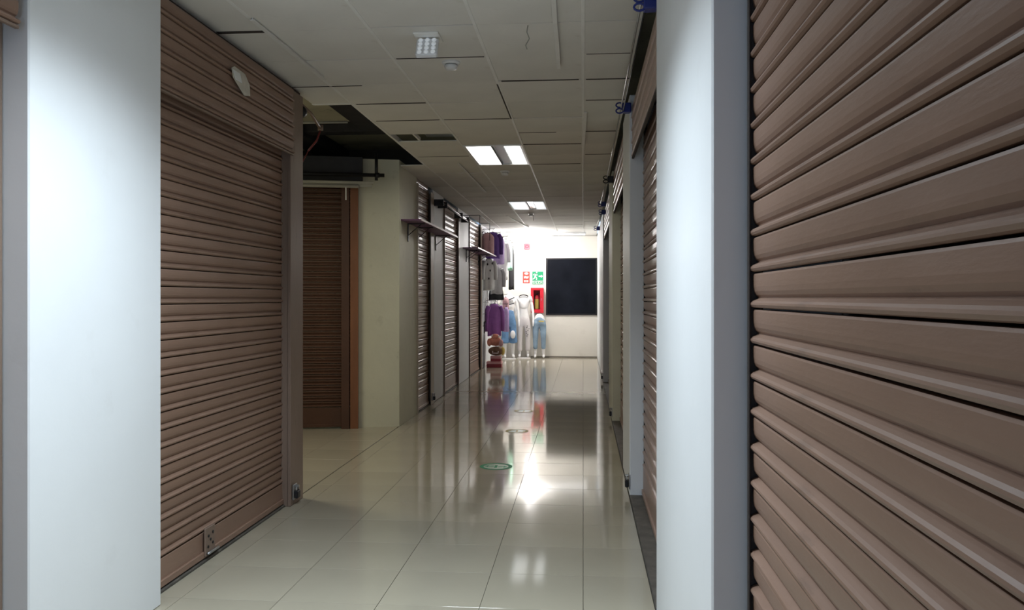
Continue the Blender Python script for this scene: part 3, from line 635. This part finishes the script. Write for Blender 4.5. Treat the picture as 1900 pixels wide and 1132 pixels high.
def blob(m, loc, r, parent, name, label=None, seg=12):
    bm = B(); bmesh.ops.create_uvsphere(bm, u_segments=seg, v_segments=8, radius=1)
    for v in bm.verts: v.co = Vector((v.co.x*r[0], v.co.y*r[1], v.co.z*r[2]))
    return obj(name, bm, m, parent, loc, label=label, smooth=True)
def base_disc(t):
    bm = B(); tube(bm, [(0, 0, 0), (0, 0, .012), (0, 0, .018)], [.17, .17, .15], 32); obj('base', bm, M['mannequin'], t, smooth=False)
t = thing('mannequin', 'headless white mannequin in white top and pale ripped trousers, middle one', 'mannequin', (-1.455, 20.22, 0))
link('body', body_mesh(M['mannequin'], 1.56), t, (0, 0, .018)); link('trousers', trousers_mesh(M['cloth_offwhite'], 1.12, .16, .135, .092, .066, .062), t, (0, 0, .018))
link('top', top_mesh(M['cloth_white'], 1.13, 1.50, .145), t, (0, 0, .018)); base_disc(t)
bm = B(); tube(bm, [(.11*math.cos(a), -.095, 1.515+.045*math.sin(a)) for a in [PI*k/10 for k in range(11)]], .013, 8); obj('neck_trim', bm, M['cloth_black'], t, smooth=True, label='dark curved neckline band')
for k in range(8):
    blob(M['cloth_black'], (.10+random.uniform(-.04, .04), -.082+abs(random.uniform(0, .01)), .80-.035*k), (.016, .008, .008), t, 'rip_mark', seg=8)
t = thing('mannequin', 'white mannequin in flared blue jeans beside the hanging clothes', 'mannequin', (-1.80, 20.0, 0))
link('body', body_mesh(M['mannequin'], 1.62), t, (0, 0, .018), (0, 0, .25)); link('jeans', trousers_mesh(M['denim'], 1.22, .36, .14, .105, .09, .12), t, (0, 0, .018), (0, 0, .25))
link('top', top_mesh(M['cloth_white'], 1.28, 1.54, .14, False), t, (0, 0, .02)); base_disc(t)
bm = B(); tube(bm, [(-.14, -.10, 1.50), (0, -.13, 1.44), (.14, -.10, 1.50)], .012, 8); tube(bm, [(-.11, -.11, 1.36), (.03, -.13, 1.33), (.13, -.1, 1.36)], .012, 8); obj('straps', bm, M['cloth_black'], t, smooth=True)
blob(M['cloth_white'], (.10, -.10, .60), (.065, .03, .10), t, 'knee_patch', 'frayed white rip at one knee')
t = thing('mannequin', 'legs-only white mannequin in pale blue jeans by the dark window', 'mannequin', (-1.075, 20.28, 0))
link('body', body_mesh(M['mannequin'], legs_only=True), t, (0, 0, 0)); link('jeans', trousers_mesh(M['denim_pale'], 1.08, .22, .142, .095, .068, .058), t)
bm = B(); box(bm, -.01, .12, -.128, -.115, .90, .93, .004); obj('belt_tag', bm, M['yellow'], t, label='small yellowish tag at the hip')

# ------------------------------------------------------------------ HANGING CLOTHES
def garment_mesh(w, h, m, sleeves=0.0, seed=0, flare=1.0, neck=True, deep=.05):
    rnd = random.Random(seed); bm = B(); n = 28; rows = 10; ph = rnd.uniform(0, 6)
    rings = []
    for i in range(rows+1):
        f = i/rows; z = -h*f
        ww = w/2*(0.42+0.58*min(1, f*7)) if f < .15 else w/2*(1+(flare-1)*(f-.15))
        dd = deep*(.35+.65*min(1, f*4))
        rg = []
        for k in range(n):
            a = 2*PI*k/n; fold = 1+.22*f*math.sin(a*5+ph)+.1*f*math.sin(a*9+ph*2)
            rg.append(Vector((ww*math.cos(a), dd*math.sin(a)*fold, z+.012*math.sin(a*3+ph)*f)))
        rings.append(rg)
    rings_loft(bm, rings)
    if sleeves:
        for s in (1, -1):
            tube(bm, [(s*w*.40, 0, -h*.08), (s*w*.56, 0, -h*.25), (s*w*.60, -.01, -h*.25-sleeves*.5), (s*w*.58, -.015, -h*.22-sleeves)], [.055, .055, .045, .04], 12)
    return mesh_of(bm, m, True)
def garment(x, y, z, rz, w, h, m, label, cat='garment', sleeves=0.0, seed=0, flare=1.0, deep=.05, name='hanging_garment', trim=None):
    t = thing(name, label, cat, (x, y, z), rz)
    HANG.append((x, y, z))
    link('cloth', garment_mesh(w, h, m, sleeves, seed, flare, True, deep), t, (0, 0, 0))
    bm = B(); tube(bm, [(-w*.42, 0, -.035), (0, 0, .012), (w*.42, 0, -.035)], .006, 6); tube(bm, [(0, 0, .012), (0, 0, .04), (.018, 0, .06), (.0, 0, .078), (-.018, 0, .062)], .003, 6); obj('hanger', bm, M['black'], t)
    return t
HANG = []
q = math.radians(35)
garment(-2.01, 17.32, 2.86, q, .30, .44, M['cloth_pink'], 'dusty pink garment hanging above the far shelf', seed=1, name='blouse')
garment(-1.93, 17.55, 2.90, q, .34, .56, M['cloth_purple'], 'deep purple jacket hanging above the end of the far shelf', sleeves=.35, seed=2, name='hanging_jacket')
garment(-1.86, 18.1, 2.86, q, .28, .62, M['cloth_lilac'], 'lilac and white garment hanging next to the purple jacket', seed=3, name='blouse')
garment(-1.84, 18.6, 2.80, q, .30, .90, M['cloth_white'], 'long white shirt hanging behind the lilac garment', seed=4, name='hanging_shirt', sleeves=.3)
garment(-1.80, 19.2, 2.86, q, .34, .72, M['cloth_green'], 'mint green garment high up at the end of the clothes display', seed=5, name='blouse')
garment(-1.71, 19.6, 2.74, q, .15, 1.05, M['cloth_black'], 'narrow black strappy garment hanging at the end of the display', seed=6, deep=.03, name='hanging_dress')
garment(-1.99, 17.36, 2.32, q, .26, .66, M['cloth_white'], 'white top with dark spots hanging under the far shelf', seed=7, sleeves=.3, name='hanging_shirt')
garment(-1.88, 17.85, 2.16, q, .30, .58, M['cloth_grey'], 'pale grey-white top hanging right of the spotted white top', seed=8, sleeves=.3, name='hanging_shirt')
garment(-1.92, 18.15, 1.70, q, .34, .25, M['cloth_black'], 'black cropped garment hanging below the white tops', seed=9, flare=1.2, name='hanging_shorts')
garment(-1.94, 17.95, 1.36, q, .34, .70, M['cloth_violet'], 'violet hooded sweatshirt hanging low above the plush bag', seed=10, sleeves=.45, name='hanging_hoodie')
garment(-1.78, 18.9, 1.50, q, .16, .36, M['cloth_pink'], 'small pink garment next to the black cropped one', seed=11, name='blouse')
garment(-1.74, 18.6, 1.28, q, .14, .55, M['cloth_lilac'], 'narrow pale lilac garment beside the violet sweatshirt', seed=12, name='blouse')
# spots on the white top
for o in list(bpy.data.objects):
    if o.get('label', '').startswith('white top with dark spots'):
        for dx, dz in [(-.06, -.12), (.05, -.10), (.0, -.25), (-.03, -.42)]: blob(M['cloth_black'], (dx, -.05, dz), (.014, .01, .025), o, 'spot')
# wall grid panel behind the clothes
t = thing('wall_grid', 'black wire grid panel on the left wall behind the clothes', 'rack', (XL, 17.2, .9))
for (hx, hy, hz) in HANG:
    bm = B(); tube(bm, [(.0, hy-17.2, hz+.072-.9), (hx-XL+.03, hy-17.2, hz+.072-.9), (hx-XL+.04, hy-17.2, hz+.09-.9)], .006, 8); obj('display_hook', bm, M['black'], t, smooth=True)
for k in range(9):
    bm = B(); tube(bm, [(.03, 0, .25*k), (.03, 2.9, .25*k)], .005, 6); obj('wire', bm, M['black'], t)
for k in range(12):
    bm = B(); tube(bm, [(.03, .02+.26*k, -.02), (.03, .02+.26*k, 2.05)], .005, 6); obj('wire', bm, M['black'], t)
for yy in (.05, 2.6):
    bm = B(); tube(bm, [(0, yy, 1.98), (.03, yy, 1.98)], .01, 8); obj('wall_fixing', bm, M['black'], t)
# bags and boxes on the floor
bx = thing('card_box', 'flat dark red and pink box on the floor, bottom of the stack', 'box', (-1.90, 17.62, 0))
bm = B(); box(bm, -.16, .16, -.12, .12, 0, .10, .004); obj('carton', bm, M['red_box'], bx)
bm = B(); box(bm, -.163, .163, -.123, .123, .075, .125, .003); obj('lid', bm, M['pink_box'], bx)
bx = thing('card_box', 'smaller pink box standing on the dark red one', 'box', (-1.87, 17.64, .126))
bm = B(); box(bm, -.11, .11, -.09, .09, 0, .08, .004); obj('carton', bm, M['red_box'], bx)
bm = B(); box(bm, -.113, .113, -.093, .093, .06, .115, .003); obj('lid', bm, M['pink_box'], bx)
bg_ = thing('backpack', 'brown patterned bag resting on the boxes', 'bag', (-1.88, 17.72, .242))
blob(M['brown_bag'], (0, 0, .10), (.17, .10, .10), bg_, 'bag_body', seg=20); blob(M['yellow'], (.15, 0, .10), (.045, .06, .09), bg_, 'side_pocket')
bm = B(); tube(bm, [(-.06, -.09, .10), (-.06, -.125, .06), (.06, -.125, .06), (.06, -.09, .10)], .010, 8); obj('handle', bm, M['cloth_white'], bg_, smooth=True)
pl = thing('plush_toy', 'salmon pink plush draped over the brown bag', 'plush toy', (-1.89, 17.70, .50))
blob(M['orange_plush'], (0, 0, .05), (.15, .09, .10), pl, 'body', seg=20); blob(M['orange_plush'], (-.13, -.02, .03), (.05, .05, .085), pl, 'arm'); blob(M['cloth_pink'], (.12, -.03, .02), (.055, .05, .08), pl, 'arm'); blob(M['orange_plush'], (0, -.01, .155), (.09, .08, .06), pl, 'head', seg=16)
blob(M['cloth_white'], (-.06, -.05, .17), (.022, .02, .03), pl, 'ear'); blob(M['cloth_white'], (.07, -.04, .16), (.02, .02, .03), pl, 'ear')
um = thing('umbrella', 'folded umbrella with black handle leaning on the left wall', 'umbrella', (-2.085, 17.3, 0))
bm = B(); tube(bm, [(0, 0, .0), (0, 0, .05), (0, 0, .45), (0, 0, .70), (0, 0, .74)], [.008, .022, .035, .018, .01], 12); obj('canopy', bm, M['cloth_grey'], um, smooth=True)
bm = B(); tube(bm, [(0, 0, .74), (0, 0, .98), (0.02, 0, 1.0), (.03, 0, .97)], .012, 8); obj('handle', bm, M['black'], um, smooth=True)
